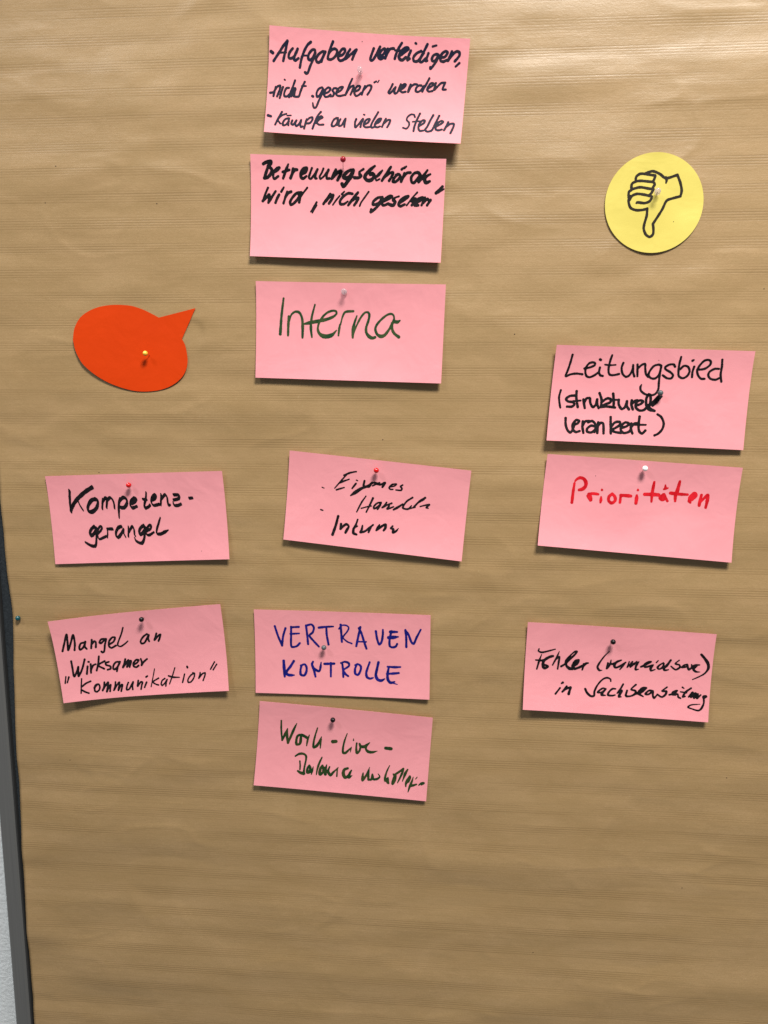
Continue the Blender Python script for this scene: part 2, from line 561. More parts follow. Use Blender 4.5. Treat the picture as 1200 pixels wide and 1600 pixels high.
((0, 1),'''146 313 16,141 338 21,179 353 24,256 331 21,326 307 16
179 378 10,158 449 25,135 553 19
119 448 19,198 447 27,280 396 30,305 388 25
306 391 27,248 416 33,205 460,206 523 38,223 539 33,255 516 30,227 500 25
373 331 11,352 395 22,309 496 19
341 431 17,378 394 22,375 457 25,368 539 19
405 507 25,442 480,491 421 30,545 362 25,568 322,549 321 21,506 364 19,459 437 33,463 493 30,498 525 38,531 530 33
541 495 33,578 457 41,596 421 27,564 437 38,535 495,556 525 33,595 512 30,651 480
657 466 30,642 533 19
658 480 27,682 454 30,703 449 19
925 294 10,878 351 17,831 431 22,809 489 27,832 525 25,862 523 10
920 431 20,910 501,944 448 25,952 395 13
944 442 30,979 439 27,1024 410,1066 388 14
1057 392 20,1018 411 27,992 457 30,1006 481 27,1046 466 25,1106 417 20
1114 410 16,1086 456 23,1057 499 17
1152 401 17,1134 471 13,1176 411 20
1186 398 23,1168 463 19,1211 415 25
1233 394 20,1206 428 27
1256 393 17,1231 445 27,1229 489 23,1260 481 13
1284 451 25,1329 425 27,1389 382 20,1360 385,1322 419 23,1331 450 27,1415 418 20
1410 425 25,1390 464 30,1398 488 23,1440 470 13
1447 387 17,1463 364
1522 383 17,1480 418 22,1464 447 25,1484 462 22,1520 435 25,1529 393 22
1598 346 25,1563 411 30,1534 448,1542 470 25,1583 461 16
1689 338 16,1652 383 21,1694 394 22,1703 421 25,1662 453 22,1635 440 21,1608 418 17
1775 378 14,1745 396 25,1722 421 19,1772 408 22,1782 380 19
1783 393 22,1800 439 27,1835 410 21
1826 380 17,1830 417 22
1835 403 25,1864 383 27,1911 376 16
1878 393 25,1850 430 30,1877 457 25,1922 459 11
1917 252 27,1963 302 33,2000 355 37,2008 409 30,1979 467 21,1920 513 17,1851 552 14'''),
],
(10, 1):[
((0, 1),'''406 758 22,359 827
420 706 16,435 694 29
480 735 24,434 800 21,471 769,524 744 28,515 781,506 819 33
966 645 16,961 621 21,925 606 23,877 627 21,824 694,792 769 26,788 821 24,752 827 28,708 790,688 751 29
918 735 19,883 730 21,835 766 23,828 781,871 775 19,915 735 21,885 777 28,872 804,915 808 16
1024 727 19,989 729 23,949 773 24,943 802,986 806,1021 797 16
1105 667 21,1080 719 23,1044 775 19
1054 765 24,1092 744 28,1070 793 33,1064 814 24,1092 813 12
1151 738 24,1142 798 26,1191 798 22,1239 769 26,1245 735,1195 721 20,1245 662 22
1247 769 20,1287 753 38,1334 711 40,1359 692 26,1317 704 38,1279 758 32,1331 792 18
1433 721 24,1392 719,1353 761,1386 763,1433 729 26,1436 772 24,1450 799,1477 768 20
1484 755 20,1534 781 24,1573 748 26,1579 713 28,1534 713 20,1584 664
1614 749 24,1670 728 22,1696 693 20,1653 716 26,1646 742,1679 744 22
1679 740 22,1703 734 20,1713 767 24,1738 778 18
1750 651 20,1767 662 14
1843 654 22,1790 701 26,1761 759 24,1785 753 18
1733 705 18,1798 709 20
1825 754 22,1863 704 30,1850 756 26,1895 709 30,1883 762 26,1920 716,1915 763,1953 722 18
2010 730 24,1982 737,1987 758,2018 738 18
1986 745 22,1991 813,1970 873 26,1939 901 22,1874 890 18,1824 872 20,1855 845 18,1951 829 10'''),
],
(11, 0):[
((0, 1),'''-191 215 27,-189 256,-152 285,-100 284,-28 271,-1 266,-9 229,-24 205
-97 288 27,-67 301,-20 308,48 279,106 239,218 267
106 245 27,115 217,111 194 19
218 267 27,251 191,269 117,261 62
261 62 27,193 45,137 29,117 9,85 -65,1 -203
1 -203 27,9 -260,5 -307,-26 -330,-65 -306,-89 -249,-85 -202,-65 -118,-64 -53
-64 -55 27,-125 -66,-183 -64,-232 -40,-253 16,-250 53,-237 72
-191 215 27,-139 218,-63 210,-13 202,-2 180,-21 146
-191 212 27,-222 197,-232 174,-230 137
-230 137 27,-146 156,-59 142,-11 134
-230 132 27,-253 114,-256 72,-245 35
-11 134 27,-29 100,-54 73
-54 73 27,-114 86,-171 92,-218 76,-243 39
-54 73 27,-25 63,-42 21,-90 2,-167 10,-174 3 21'''),
],
}
PINS=[
    (-23.7,454.2,'clear',12,0,0),
    (-41.2,368.1,'red_dark',13,-1.5,-11),
    (-41.8,237.0,'clear',11,0,0),
    (290.6,130.8,'grey',9,1,-2),
    (278.6,51.6,'white',10,0,0),
    (-287.1,28.5,'red',10,0,0),
    (-7.6,47.3,'red',10,0,0),
    (-279.5,-127.1,'black',11,0,0),
    (-68.0,-155.7,'grey',9,0,0),
    (253.8,-140.0,'black',10,0,0),
    (-58.5,-242.0,'black',9.5,0,0),
    (-260.9,173.7,'yellow',10,1.5,-2),
    (276.7,331.3,'clear',12,2,0),
    (-431.7,-131.0,'green',5,0,0),
]
SPECKS=[
    (391.0,236.3),
    (138.8,192.4),
    (-368.1,334.5),
    (-353.3,371.6),
    (-244.2,331.5),
    (-324.7,41.8),
    (-1.3,80.3),
    (347.4,-437.4),
    (388.0,-298.4),
    (-381.0,-308.0),
    (179.1,-531.4),
]
HOLES=[
    (0,0.4672,0.0748),
    (3,0.5295,0.1215),
    (4,0.2627,0.2000),
    (5,0.8454,0.9001),
]

# ------------------------------------------------------------------ node helpers
class NT:
    def __init__(s, name):
        s.m = bpy.data.materials.new(name); s.m.use_nodes = True
        s.t = s.m.node_tree; s.b = s.t.nodes['Principled BSDF']

    def n(s, typ, **k):
        nd = s.t.nodes.new(typ)
        for a, v in k.items():
            setattr(nd, a, v)
        return nd

    def l(s, a, b): s.t.links.new(a, b)

    def math(s, op, a, b=None, c=None):
        nd = s.n('ShaderNodeMath', operation=op)
        for i, v in enumerate((a, b, c)):
            if v is None: continue
            if isinstance(v, (int, float)): nd.inputs[i].default_value = v
            else: s.l(v, nd.inputs[i])
        return nd.outputs[0]

    def coords(s, scale=(1, 1, 1), rot=(0, 0, 0)):
        g = s.n('ShaderNodeTexCoord'); mp = s.n('ShaderNodeMapping')
        mp.inputs['Scale'].default_value = scale; mp.inputs['Rotation'].default_value = rot
        s.l(g.outputs['Object'], mp.inputs['Vector']); return mp.outputs[0]

    def noise(s, vec, scale, detail=2, rough=.5, dist=0):
        nd = s.n('ShaderNodeTexNoise'); s.l(vec, nd.inputs['Vector'])
        nd.inputs['Scale'].default_value = scale; nd.inputs['Detail'].default_value = detail
        nd.inputs['Roughness'].default_value = rough; nd.inputs['Distortion'].default_value = dist
        return nd.outputs['Fac']

    def ramp(s, f, stops):
        nd = s.n('ShaderNodeValToRGB'); s.l(f, nd.inputs[0]); e = nd.color_ramp.elements
        while len(e) < len(stops): e.new(.5)
        for i, (p, c) in enumerate(stops):
            e[i].position = p; e[i].color = (*c, 1)
        return nd.outputs[0]

    def mix(s, f, a, b, typ='MIX'):
        nd = s.n('ShaderNodeMix', data_type='RGBA', blend_type=typ)
        if isinstance(f, (int, float)): nd.inputs[0].default_value = f
        else: s.l(f, nd.inputs[0])
        for i, v in ((6, a), (7, b)):
            if isinstance(v, tuple): nd.inputs[i].default_value = (*v, 1)
            else: s.l(v, nd.inputs[i])
        return nd.outputs[2]

    def bump(s, h, dist, strength=1.0):
        nd = s.n('ShaderNodeBump'); nd.inputs['Distance'].default_value = dist
        nd.inputs['Strength'].default_value = strength
        s.l(h, nd.inputs['Height']); s.l(nd.outputs[0], s.b.inputs['Normal']); return nd

    def set(s, **k):
        for a, v in k.items():
            i = s.b.inputs[a.replace('_', ' ')]
            if isinstance(v, tuple): i.default_value = (*v, 1)
            elif isinstance(v, (int, float)): i.default_value = v
            else: s.l(v, i)
        return s


def kraft_material():
    k = NT('kraft_paper')
    g = k.n('ShaderNodeTexCoord'); sp = k.n('ShaderNodeSeparateXYZ'); k.l(g.outputs['Object'], sp.inputs[0])
    X, Z = sp.outputs[0], sp.outputs[2]
    # ribs: five fine lines per 26.2 mm, running across the sheet, very slightly skewed
    wob = k.noise(k.coords((1.2, 1, 3)), 1.6, 1)
    zz = k.math('ADD', k.math('ADD', Z, k.math('MULTIPLY', X, .004)), k.math('MULTIPLY', wob, .0016))
    ph = k.math('MULTIPLY', k.math('ADD', zz, .1063 - BOARD_H + .0023), 2 * math.pi / .02625)
    env = k.math('COSINE', ph)
    env = k.n('ShaderNodeMapRange', interpolation_type='SMOOTHSTEP')
    k.l(k.math('COSINE', ph), env.inputs['Value'])
    env.inputs['From Min'].default_value = -.25; env.inputs['From Max'].default_value = .55
    fine = k.math('COSINE', k.math('MULTIPLY', zz, 2 * math.pi / .0027))
    fine = k.math('POWER', k.math('MULTIPLY_ADD', fine, .5, .5), 1.6)
    vary = k.noise(k.coords((3.0, 1, 30)), 2.0, 3)
    vr = k.n('ShaderNodeMapRange'); k.l(vary, vr.inputs['Value'])
    vr.inputs['From Min'].default_value = .33; vr.inputs['From Max'].default_value = .62
    ribs = k.math('MULTIPLY', k.math('MULTIPLY', fine, env.outputs[0]), vr.outputs[0])
    streak = k.noise(k.coords((2.2, 1, 260)), 2.0, 3, .6)
    fibre = k.n('ShaderNodeMapRange'); k.l(k.noise(k.coords((60, 60, 130)), 9, 4, .75), fibre.inputs['Value'])
    fibre.inputs['From Min'].default_value = .36; fibre.inputs['From Max'].default_value = .64; fibre = fibre.outputs[0]
    cloud = k.noise(k.coords((5, 1, 12)), 2.2, 5, .6, .5)
    base = k.ramp(cloud, [(.30, KRAFT_D), (.70, KRAFT_L)])
    tint = k.noise(k.coords((1, 1, 3)), 6.5, 2)
    base = k.mix(k.math('MULTIPLY', tint, .30), base, (.36, .243, .100))
    base = k.mix(k.math('MULTIPLY', ribs, .60), base, (.20, .118, .045))
    st = k.n('ShaderNodeMapRange'); k.l(streak, st.inputs['Value'])
    st.inputs['From Min'].default_value = .5; st.inputs['From Max'].default_value = .78
    base = k.mix(k.math('MULTIPLY', st.outputs[0], .22), base, (.25, .15, .06))
    base = k.mix(k.math('MULTIPLY', fibre, .42), base, (.27, .165, .065))
    mott = k.n('ShaderNodeMapRange'); k.l(k.noise(k.coords((22, 22, 50)), 3.2, 4, .7, .4), mott.inputs['Value'])
    mott.inputs['From Min'].default_value = .38; mott.inputs['From Max'].default_value = .62
    base = k.mix(k.math('MULTIPLY', mott.outputs[0], .16), base, (.27, .185, .075))
    fl = k.n('ShaderNodeMapRange'); k.l(k.noise(k.coords((1, 1, 1)), 420, 1), fl.inputs['Value'])
    fl.inputs['From Min'].default_value = .70; fl.inputs['From Max'].default_value = .80
    base = k.mix(k.math('MULTIPLY', fl.outputs[0], .10), base, (.62, .5, .32))
    h = k.math('ADD', k.math('MULTIPLY', ribs, -.42), k.math('MULTIPLY', streak, .5))
    h = k.math('ADD', h, k.math('MULTIPLY', fibre, .16)); h = k.math('ADD', h, k.math('MULTIPLY', mott.outputs[0], -.28))
    k.bump(h, .00022, .8)
    rg = k.n('ShaderNodeMapRange'); k.l(cloud, rg.inputs['Value'])
    rg.inputs['To Min'].default_value = .46; rg.inputs['To Max'].default_value = .36
    k.set(Base_Color=base, Roughness=rg.outputs[0], Specular_IOR_Level=.55)
    return k.m


KRAFT_D = (.340, .215, .096)
KRAFT_L = (.424, .276, .138)
M_KRAFT = kraft_material()


def paper(name, col, col2, rough=.62, spec=.3):
    k = NT(name)
    f = k.noise(k.coords((1, 1, 1)), 14, 4, .6)
    g = k.noise(k.coords((1, 1, 1)), 900, 2, .7)
    c = k.ramp(f, [(.3, col2), (.7, col)])
    c = k.mix(k.math('MULTIPLY', g, .12), c, tuple(x * .72 for x in col))
    wr = k.noise(k.coords((1, 1, 1)), 26, 3, .5, .4)
    h = k.math('ADD', k.math('MULTIPLY', g, .05), wr)
    k.bump(h, .0017, .6)
    k.set(Base_Color=c, Roughness=rough, Specular_IOR_Level=spec)
    return k.m


M_PINK = paper('pink_card', (.785, .305, .332), (.745, .280, .308))
M_YELLOW = paper('yellow_card', (.655, .545, .115), (.60, .49, .095))
M_ORANGE = paper('orange_red_card', (.64, .046, .0006), (.59, .040, .0004), .6, .14)


def ink(name, lo, hi, rough=.5):
    k = NT(name)
    f = k.noise(k.coords((1, 1, 1)), 130, 2, .5)
    k.set(Base_Color=k.ramp(f, [(.38, lo), (.62, hi)]), Roughness=rough, Specular_IOR_Level=.13)
    return k.m


M_BLACK = ink('black_marker_ink', (.005, .004, .005), (.011, .008, .010))
M_BLUEBLACK = ink('blue_black_marker_ink', (.006, .008, .026), (.016, .012, .022))
M_GREEN = ink('green_marker_ink', (.012, .046, .016), (.042, .066, .022))
M_DGREEN = ink('dark_green_marker_ink', (.009, .036, .010), (.032, .047, .013))
M_RED = ink('red_marker_ink', (.50, .006, .012), (.68, .014, .024))
M_BLUE = ink('blue_marker_ink', (.004, .007, .11), (.012, .010, .17))
M_PRINT = ink('black_print', (.020, .014, .010), (.026, .020, .014), .5)


def plain(name, col, rough=.4, metal=0, **kw):
    k = NT(name); k.set(Base_Color=col, Roughness=rough, Metallic=metal, **kw); return k.m


PIN_MAT = dict(
    red=plain('red_plastic', (.62, .006, .008), .22), red_dark=plain('dark_red_plastic', (.30, .004, .018), .22),
    black=plain('black_plastic', (.004, .003, .003), .28, 0, Specular_IOR_Level=.35), grey=plain('grey_plastic', (.085, .10, .105), .25),
    white=plain('white_plastic', (.92, .92, .90), .3), yellow=plain('yellow_plastic', (.88, .52, .06), .28),
    green=plain('green_plastic', (.006, .065, .075), .2),
    clear=plain('clear_plastic', (.60, .48, .50), .06, 0, Alpha=.36, Specular_IOR_Level=.9))
M_STEEL = plain('steel', (.62, .6, .58), .3, 1)


def felt_material():
    k = NT('dark_felt')
    f = k.noise(k.coords((1, 1, 1)), 600, 3, .7)
    k.set(Base_Color=k.ramp(f, [(.3, (.014, .017, .020)), (.7, (.034, .040, .045))]), Roughness=.95, Specular_IOR_Level=.1)
    k.bump(f, .0006, .7)
    return k.m


def metal_material():
    k = NT('grey_painted_rail')
    f = k.noise(k.coords((300, 300, 2)), 3, 3, .6)
    k.set(Base_Color=k.ramp(f, [(.3, (.135, .134, .130)), (.7, (.158, .157, .152))]), Roughness=.42, Metallic=.35)
    k.bump(f, .00008, .6)
    return k.m


def wall_material():
    k = NT('white_woodchip_wallpaper')
    a = k.noise(k.coords((1, 1, 1)), 170, 3, .55)
    b = k.noise(k.coords((1, 1, 1)), 60, 2, .5)
    h = k.math('ADD', a, k.math('MULTIPLY', b, .6))
    k.bump(h, .0018, .5)
    k.set(Base_Color=(.84, .86, .85), Roughness=.85)
    return k.m


M_FELT, M_RAIL, M_WALL = felt_material(), metal_material(), wall_material()
M_HOLE = plain('pin_hole', (.03, .015, .01), .9)
M_RUBBER = plain('black_rubber', (.02, .02, .02), .7)


# ------------------------------------------------------------------ object helpers
def mesh_obj(name, verts, faces, mat, parent=None, smooth=False):
    me = bpy.data.meshes.new(name)
    me.from_pydata([tuple(v) for v in verts], [], [tuple(f) for f in faces])
    me.materials.append(mat)
    if smooth:
        me.polygons.foreach_set('use_smooth', [True] * len(me.polygons))
    me.update()
    o = bpy.data.objects.new(name, me); COL.objects.link(o)
    if parent is not None: o.parent = parent
    return o


def empty(name, label, cat, group=None):
    o = bpy.data.objects.new(name, None); COL.objects.link(o)
    tag(o, label, cat, group); o.empty_display_size = .02
    return o


def tag(o, label, cat=None, group=None):
    o['label'] = label
    if cat: o['category'] = cat
    if group: o['group'] = group
    return o


def box(x0, x1, y0, y1, z0, z1, bev=0.0):
    """box in board mm with the front long edges chamfered"""
    V = []; F = []
    b = bev
    prof = [(x0, z0), (x1, z0), (x1, z1 - b), (x1 - b, z1), (x0 + b, z1), (x0, z1 - b)] if b else [(x0, z0), (x1, z0), (x1, z1), (x0, z1)]
    n = len(prof)
    for y in (y0, y1):
        V += [at(px, y, pz) for px, pz in prof]
    F += [(i, (i + 1) % n, n + (i + 1) % n, n + i) for i in range(n)]
    F += [tuple(range(n))[::-1], tuple(range(n, 2 * n))]
    return V, F


def lattice(seed, nx, ny):
    return np.random.RandomState(seed).rand(ny + 2, nx + 2) * 2 - 1


def vnoise(x, y, seed):
    """smooth value noise, -1..1, unit cells"""
    r = lattice(seed, 64, 64); xi = np.floor(x).astype(int); yi = np.floor(y).astype(int)
    fx = x - xi; fy = y - yi
    fx = fx * fx * fx * (fx * (fx * 6 - 15) + 10); fy = fy * fy * fy * (fy * (fy * 6 - 15) + 10)
    xi %= 64; yi %= 64; xj = (xi + 1) % 64; yj = (yi + 1) % 64
    return (r[yi, xi] * (1 - fx) * (1 - fy) + r[yi, xj] * fx * (1 - fy) + r[yj, xi] * (1 - fx) * fy + r[yj, xj] * fx * fy)


# ------------------------------------------------------------------ wall, floor
V, F = box(-3000, 3000, -1500, 2200, -420, -300)
wall = mesh_obj('wall', V, F, M_WALL); wall['kind'] = 'structure'

# ------------------------------------------------------------------ pinboard
board = empty('pinboard', 'grey framed dark felt pinboard standing behind the brown paper', 'pinboard')
V, F = box(-453, 753, -800, 700, -22, -1.0); mesh_obj('felt_panel', V, F, M_FELT, board)
for x0, x1 in ((-476, -455.8), (755.8, 776)):
    V, F = box(x0, x1, -822, 720, -26, 4.2, 2.2); mesh_obj('side_rail', V, F, M_RAIL, board)
for x0, x1 in ((-455.8, -454.0), (754.0, 755.8)):
    V, F = box(x0, x1, -799.5, 699.5, -20, 3.2, .5); mesh_obj('edge_seal', V, F, M_RUBBER, board)
for y0, y1 in ((-821, -799.5), (699.5, 719)):
    V, F = box(-455.8, 755.8, y0, y1, -25, 3.6, 2.0); mesh_obj('cross_rail', V, F, M_RAIL, board)

# ------------------------------------------------------------------ kraft paper sheet
EDGE = np.array([(720, -446), (43, -443.6), (-20, -442.8), (-66, -442.2), (-100, -441), (-122, -440.0), (-140, -440.3), (-175, -442.3), (-240, -445.2),
                 (-322, -447.8), (-441, -450.6), (-565, -451.9), (-675, -451.6), (-790, -451.4)])[::-1]


def kraft_z(x, y):
    wx = x + 26 * vnoise(x / 120 + 2, y / 80 + 3, 51); wy = y + 12 * vnoise(x / 140 + 7, y / 60 + 1, 52)
    z = .95 * vnoise(wx / 230 + 3.3, wy / 60 + 7.7, 1)
    z += .62 * vnoise(wx / 105 + 1.3, wy / 36 + 2.7, 2)
    w = .45 + .55 * vnoise(x / 150 + 4, y / 110 + 6, 19)
    z += .46 * w * vnoise(wx / 52 + 5.3, wy / 22 + 9.7, 3)
    z += .17 * w * vnoise(wx / 27 + 1.3, wy / 14 + 3.7, 5)
    for sx, sy, tilt, seed, amp in ((85, 34, .005, 4, .50), (62, 40, -.007, 6, .46), (40, 26, .002, 23, .30)):
        r = 1 - np.abs(vnoise(wx / sx + 2.1 + y * tilt, wy / sy + 4.4 - x * tilt * .6, seed))
        z += amp * r ** 5 * np.clip(vnoise(x / 60 + seed, y / 45 + 30, seed + 40) - .1, 0, 1)
    return z * 1.45


ny, nx = 640, 380
ys = np.linspace(-790, 698, ny)
ex = np.interp(ys, EDGE[:, 0], EDGE[:, 1])
ex = np.convolve(np.pad(ex, 3, mode='edge'), np.ones(7) / 7, mode='valid') + .35 * vnoise(ys / 40, ys * 0, 12)
tt = np.linspace(0, 1, nx)
Xg = ex[:, None] + (745 - ex[:, None]) * tt[None, :]
Yg = np.repeat(ys[:, None], nx, 1)
KMIN = 0.95
edge_lift = 2.2 * np.exp(-(Xg - ex[:, None]) / 16.0) * (1 - np.exp(-((Yg + 122) / 40.0) ** 2)) * (.6 + .5 * vnoise(Yg / 130, Yg * 0, 15))
Zg = KMIN + kraft_z(Xg, Yg) + np.clip(edge_lift, 0, 5)
Zg = np.maximum(Zg, -.2)
# the sheet is pressed back where a card lies on it
for cs, (pu, pv), _b, _t, _c in CARD_SHAPE:
    c0, c1, c3 = (np.array(cs[j]) for j in (0, 1, 3))
    A = np.linalg.inv(np.array([c1 - c0, c3 - c0]).T)
    u = A[0, 0] * (Xg - c0[0]) + A[0, 1] * (Yg - c0[1]); v = A[1, 0] * (Xg - c0[0]) + A[1, 1] * (Yg - c0[1])
    m = (u > .01) & (u < .99) & (v > .01) & (v < .99)
    Zg = np.where(m, np.minimum(Zg, .75 + 4.0 * np.abs(v - .42)), Zg)
for qx, qy, qr in ((CIRCLE[0], CIRCLE[1], CIRCLE[2]), (-262, 153, 52), (-290, 165, 54), (-245, 150, 44), (-235, 185, 32), (-212, 196, 14), (-260, 180, 45)):
    Zg = np.minimum(Zg, .7 + 5.0 * np.clip(np.hypot(Xg - qx, Yg - qy) / qr - .8, 0, 9) ** 1.5)
verts = np.stack([Xg * .001, -Zg * .001, BOARD_H + Yg * .001], -1).reshape(-1, 3)
i = (np.arange(ny - 1)[:, None] * nx + np.arange(nx - 1)[None, :]).ravel()
faces = np.stack([i, i + 1, i + nx + 1, i + nx], -1)
sheet = mesh_obj('kraft_paper_sheet', verts.tolist(), faces.tolist(), M_KRAFT, None, True)
tag(sheet, 'large sheet of ribbed brown kraft paper covering the whole pinboard', 'packing paper')
sm = sheet.modifiers.new('thickness', 'SOLIDIFY'); sm.thickness = .00018; sm.offset = -1


def kz(x, y):
    return KMIN + float(kraft_z(np.array([x]), np.array([y]))[0])


def disc(name, x, y, z, r, mat, parent):
    V = [at(x, y, z)] + [at(x + r * math.cos(a), y + r * .8 * math.sin(a), z) for a in np.linspace(0, 2 * math.pi, 9)[:-1]]
    return mesh_obj(name, V, [(0, 1 + k, 1 + (k + 1) % 8) for k in range(8)], mat, parent)


for x, y in SPECKS:
    disc('pin_hole', x, y, kz(x, y) + .25, .62, M_HOLE, sheet)


# ------------------------------------------------------------------ cards
CARD_Z0 = 1.9


def card_z(k, u, v):
    _, (pu, pv), b, t, c = CARD_SHAPE[k]
    s = np.clip((v - .42) / .58, 0, 2) ** 2; s2 = np.clip((.42 - v) / .42, 0, 2) ** 2
    z = CARD_Z0 + (b[0] * (1 - u) + b[2] * u + b[1] * 4 * u * (1 - u)) * s + (t[0] * (1 - u) + t[1] * u) * s2
    z = z + c[0] * np.clip((pu - u) / pu, 0, 2) ** 2.2 + c[1] * np.clip((u - pu) / (1 - pu), 0, 2) ** 2.2
    # a slight natural waviness that dies out at the outline
    return z + 1.0 * (16 * u * (1 - u) * v * (1 - v)) * vnoise(u * 3.1 + k * 3.7, v * 1.9 + k * 1.3, 21)


def card_surf(k, u, v, lift=0.0):
    c = np.array(CARD_SHAPE[k][0])
    u = np.asarray(u, float); v = np.asarray(v, float)
    x, y = [c[0][j] * (1 - u) * (1 - v) + c[1][j] * u * (1 - v) + c[2][j] * u * v + c[3][j] * (1 - u) * v for j in (0, 1)]
    z = card_z(k, u, v) + lift
    return np.stack([x * .001, -z * .001, BOARD_H + y * .001], -1)


def solid_grid(name, fn, nu, nv, thick, mat, parent):
    u, v = np.meshgrid(np.linspace(0, 1, nu), np.linspace(0, 1, nv))
    f = fn(u.ravel(), v.ravel(), 0); b = fn(u.ravel(), v.ravel(), -thick); n = nu * nv
    i = (np.arange(nv - 1)[:, None] * nu + np.arange(nu - 1)[None, :]).ravel()
    F = [tuple(q) for q in np.stack([i, i + nu, i + nu + 1, i + 1], -1)] + [tuple(q) for q in np.stack([i, i + 1, i + nu + 1, i + nu], -1) + n]
    rim = list(range(nu)) + [nu * (r + 1) - 1 for r in range(1, nv)] + [n - 2 - r for r in range(nu - 1)] + [nu * r for r in range(nv - 2, 0, -1)]
    m = len(F)
    R = len(rim); V = np.concatenate([f, b, f[rim], b[rim]]); q = 2 * n
    for j in range(R): F.append((q + j, q + (j + 1) % R, q + R + (j + 1) % R, q + R + j))
    o = mesh_obj(name, V.tolist(), F, mat, parent)
    sm = [True] * m + [False] * (len(F) - m)
    o.data.polygons.foreach_set('use_smooth', sm)
    return o


# ---- marker strokes: the nib is swept along every stroke, the union is outlined on a fine grid
def catmull(P):
    P = np.array(P, float)
    if len(P) == 1: P = np.vstack([P, P + [[.05, 0, 0]]])
    if len(P) == 2:
        n = max(2, int(np.hypot(*(P[1] - P[0])[:2]) / .3)); t = np.linspace(0, 1, n)[:, None]
        return P[0] * (1 - t) + P[1] * t
    out = []
    Q = np.vstack([2 * P[0] - P[1], P, 2 * P[-1] - P[-2]])
    for i in range(1, len(Q) - 2):
        p0, p1, p2, p3 = Q[i - 1:i + 3]
        L = np.hypot(*(p2 - p1)[:2]); n = max(2, int(L / .3)); t = np.linspace(0, 1, n, endpoint=False)[:, None]
        d1 = np.hypot(*(p1 - p0)[:2]); d3 = np.hypot(*(p3 - p2)[:2])
        m1 = (p2 - p0) * (L / max(d1 + L, 1e-6)) * .92; m2 = (p3 - p1) * (L / max(d3 + L, 1e-6)) * .92
        a = (2 * t ** 3 - 3 * t ** 2 + 1) * p1 + (t ** 3 - 2 * t ** 2 + t) * m1 + (-2 * t ** 3 + 3 * t ** 2) * p2 + (t ** 3 - t ** 2) * m2
        out.append(a)
    out.append(P[-1:])
    return np.vstack(out)


def ink_mesh(blocks, x0, x1, y0, y1, flip, step=.36):
    nx = int((x1 - x0) / step) + 1; ny = int((y1 - y0) / step) + 1
    D = np.full((ny, nx), 9.0); rs = np.random.RandomState(5)
    for (ang, ratio), txt in blocks:
        a = math.radians(ang) * (-1 if flip else 1); ca, sa = math.cos(a), math.sin(a)
        for line in txt.split('\n'):
            P = []; w = 2
            for tk in line.split(','):
                q = [float(s) / 10 for s in tk.split()]
                if len(q) > 2: w = q[2]
                P.append((q[0], q[1], w))
            S = catmull(P); ph = rs.rand() * 9
            for j, (sx, sy, sw) in enumerate(S):
                r = max(.3, sw / 2 * (1 + .05 * math.sin(j * .23 + ph) + .03 * math.sin(j * .71 + ph)))
                i0 = max(0, int((sx - r - x0) / step) - 1); i1 = min(nx, int((sx + r - x0) / step) + 3)
                j0 = max(0, int((sy - r - y0) / step) - 1); j1 = min(ny, int((sy + r - y0) / step) + 3)
                if i1 <= i0 or j1 <= j0: continue
                dx = (x0 + np.arange(i0, i1) * step - sx)[None, :]; dy = (y0 + np.arange(j0, j1) * step - sy)[:, None]
                if ratio < 1:
                    e = dx * ca + dy * sa; f = (-dx * sa + dy * ca) / ratio
                    d = (np.hypot(e, f) - r) * ratio
                else:
                    d = np.hypot(dx, dy) - r
                sub = D[j0:j1, i0:i1]; np.minimum(sub, d, out=sub)
    D -= .05 * vnoise(np.arange(nx)[None, :] * .35 + D * 0, np.arange(ny)[:, None] * .35 + D * 0, 33)
    D[np.abs(D) < 1e-4] = 1e-4
    ins = D < 0
    V = []; F = []; idx = {}

    def vid(key):
        if key in idx: return idx[key]
        kx, ky, h = key
        if h == 0: p = (kx, ky)
        elif h == 1:
            t = D[ky, kx] / (D[ky, kx] - D[ky, kx + 1]); p = (kx + t, ky)
        else:
            t = D[ky, kx] / (D[ky, kx] - D[ky + 1, kx]); p = (kx, ky + t)
        idx[key] = len(V); V.append((x0 + p[0] * step, y0 + p[1] * step)); return idx[key]

    cnt = ins[:-1, :-1].astype(int) + ins[:-1, 1:] + ins[1:, 1:] + ins[1:, :-1]
    for cy, cx in zip(*np.nonzero(cnt)):
        cx = int(cx); cy = int(cy)
        cs = ((cx, cy), (cx + 1, cy), (cx + 1, cy + 1), (cx, cy + 1))
        if cnt[cy, cx] == 4:
            F.append([vid((a, b, 0)) for a, b in cs]); continue
        es = ((cx, cy, 1), (cx + 1, cy, 2), (cx, cy + 1, 1), (cx, cy, 2))
        st = [bool(ins[b, a]) for a, b in cs]
        if st in ([True, False, True, False], [False, True, False, True]):
            for q in range(4):
                if st[q]: F.append([vid(es[q - 1]), vid((*cs[q], 0)), vid(es[q])])
            continue
        poly = []
        for q in range(4):
            if st[q]: poly.append(vid((*cs[q], 0)))
            if st[q] != st[(q + 1) % 4]: poly.append(vid(es[q]))
        if len(poly) > 2: F.append(poly)
    return np.array(V), F


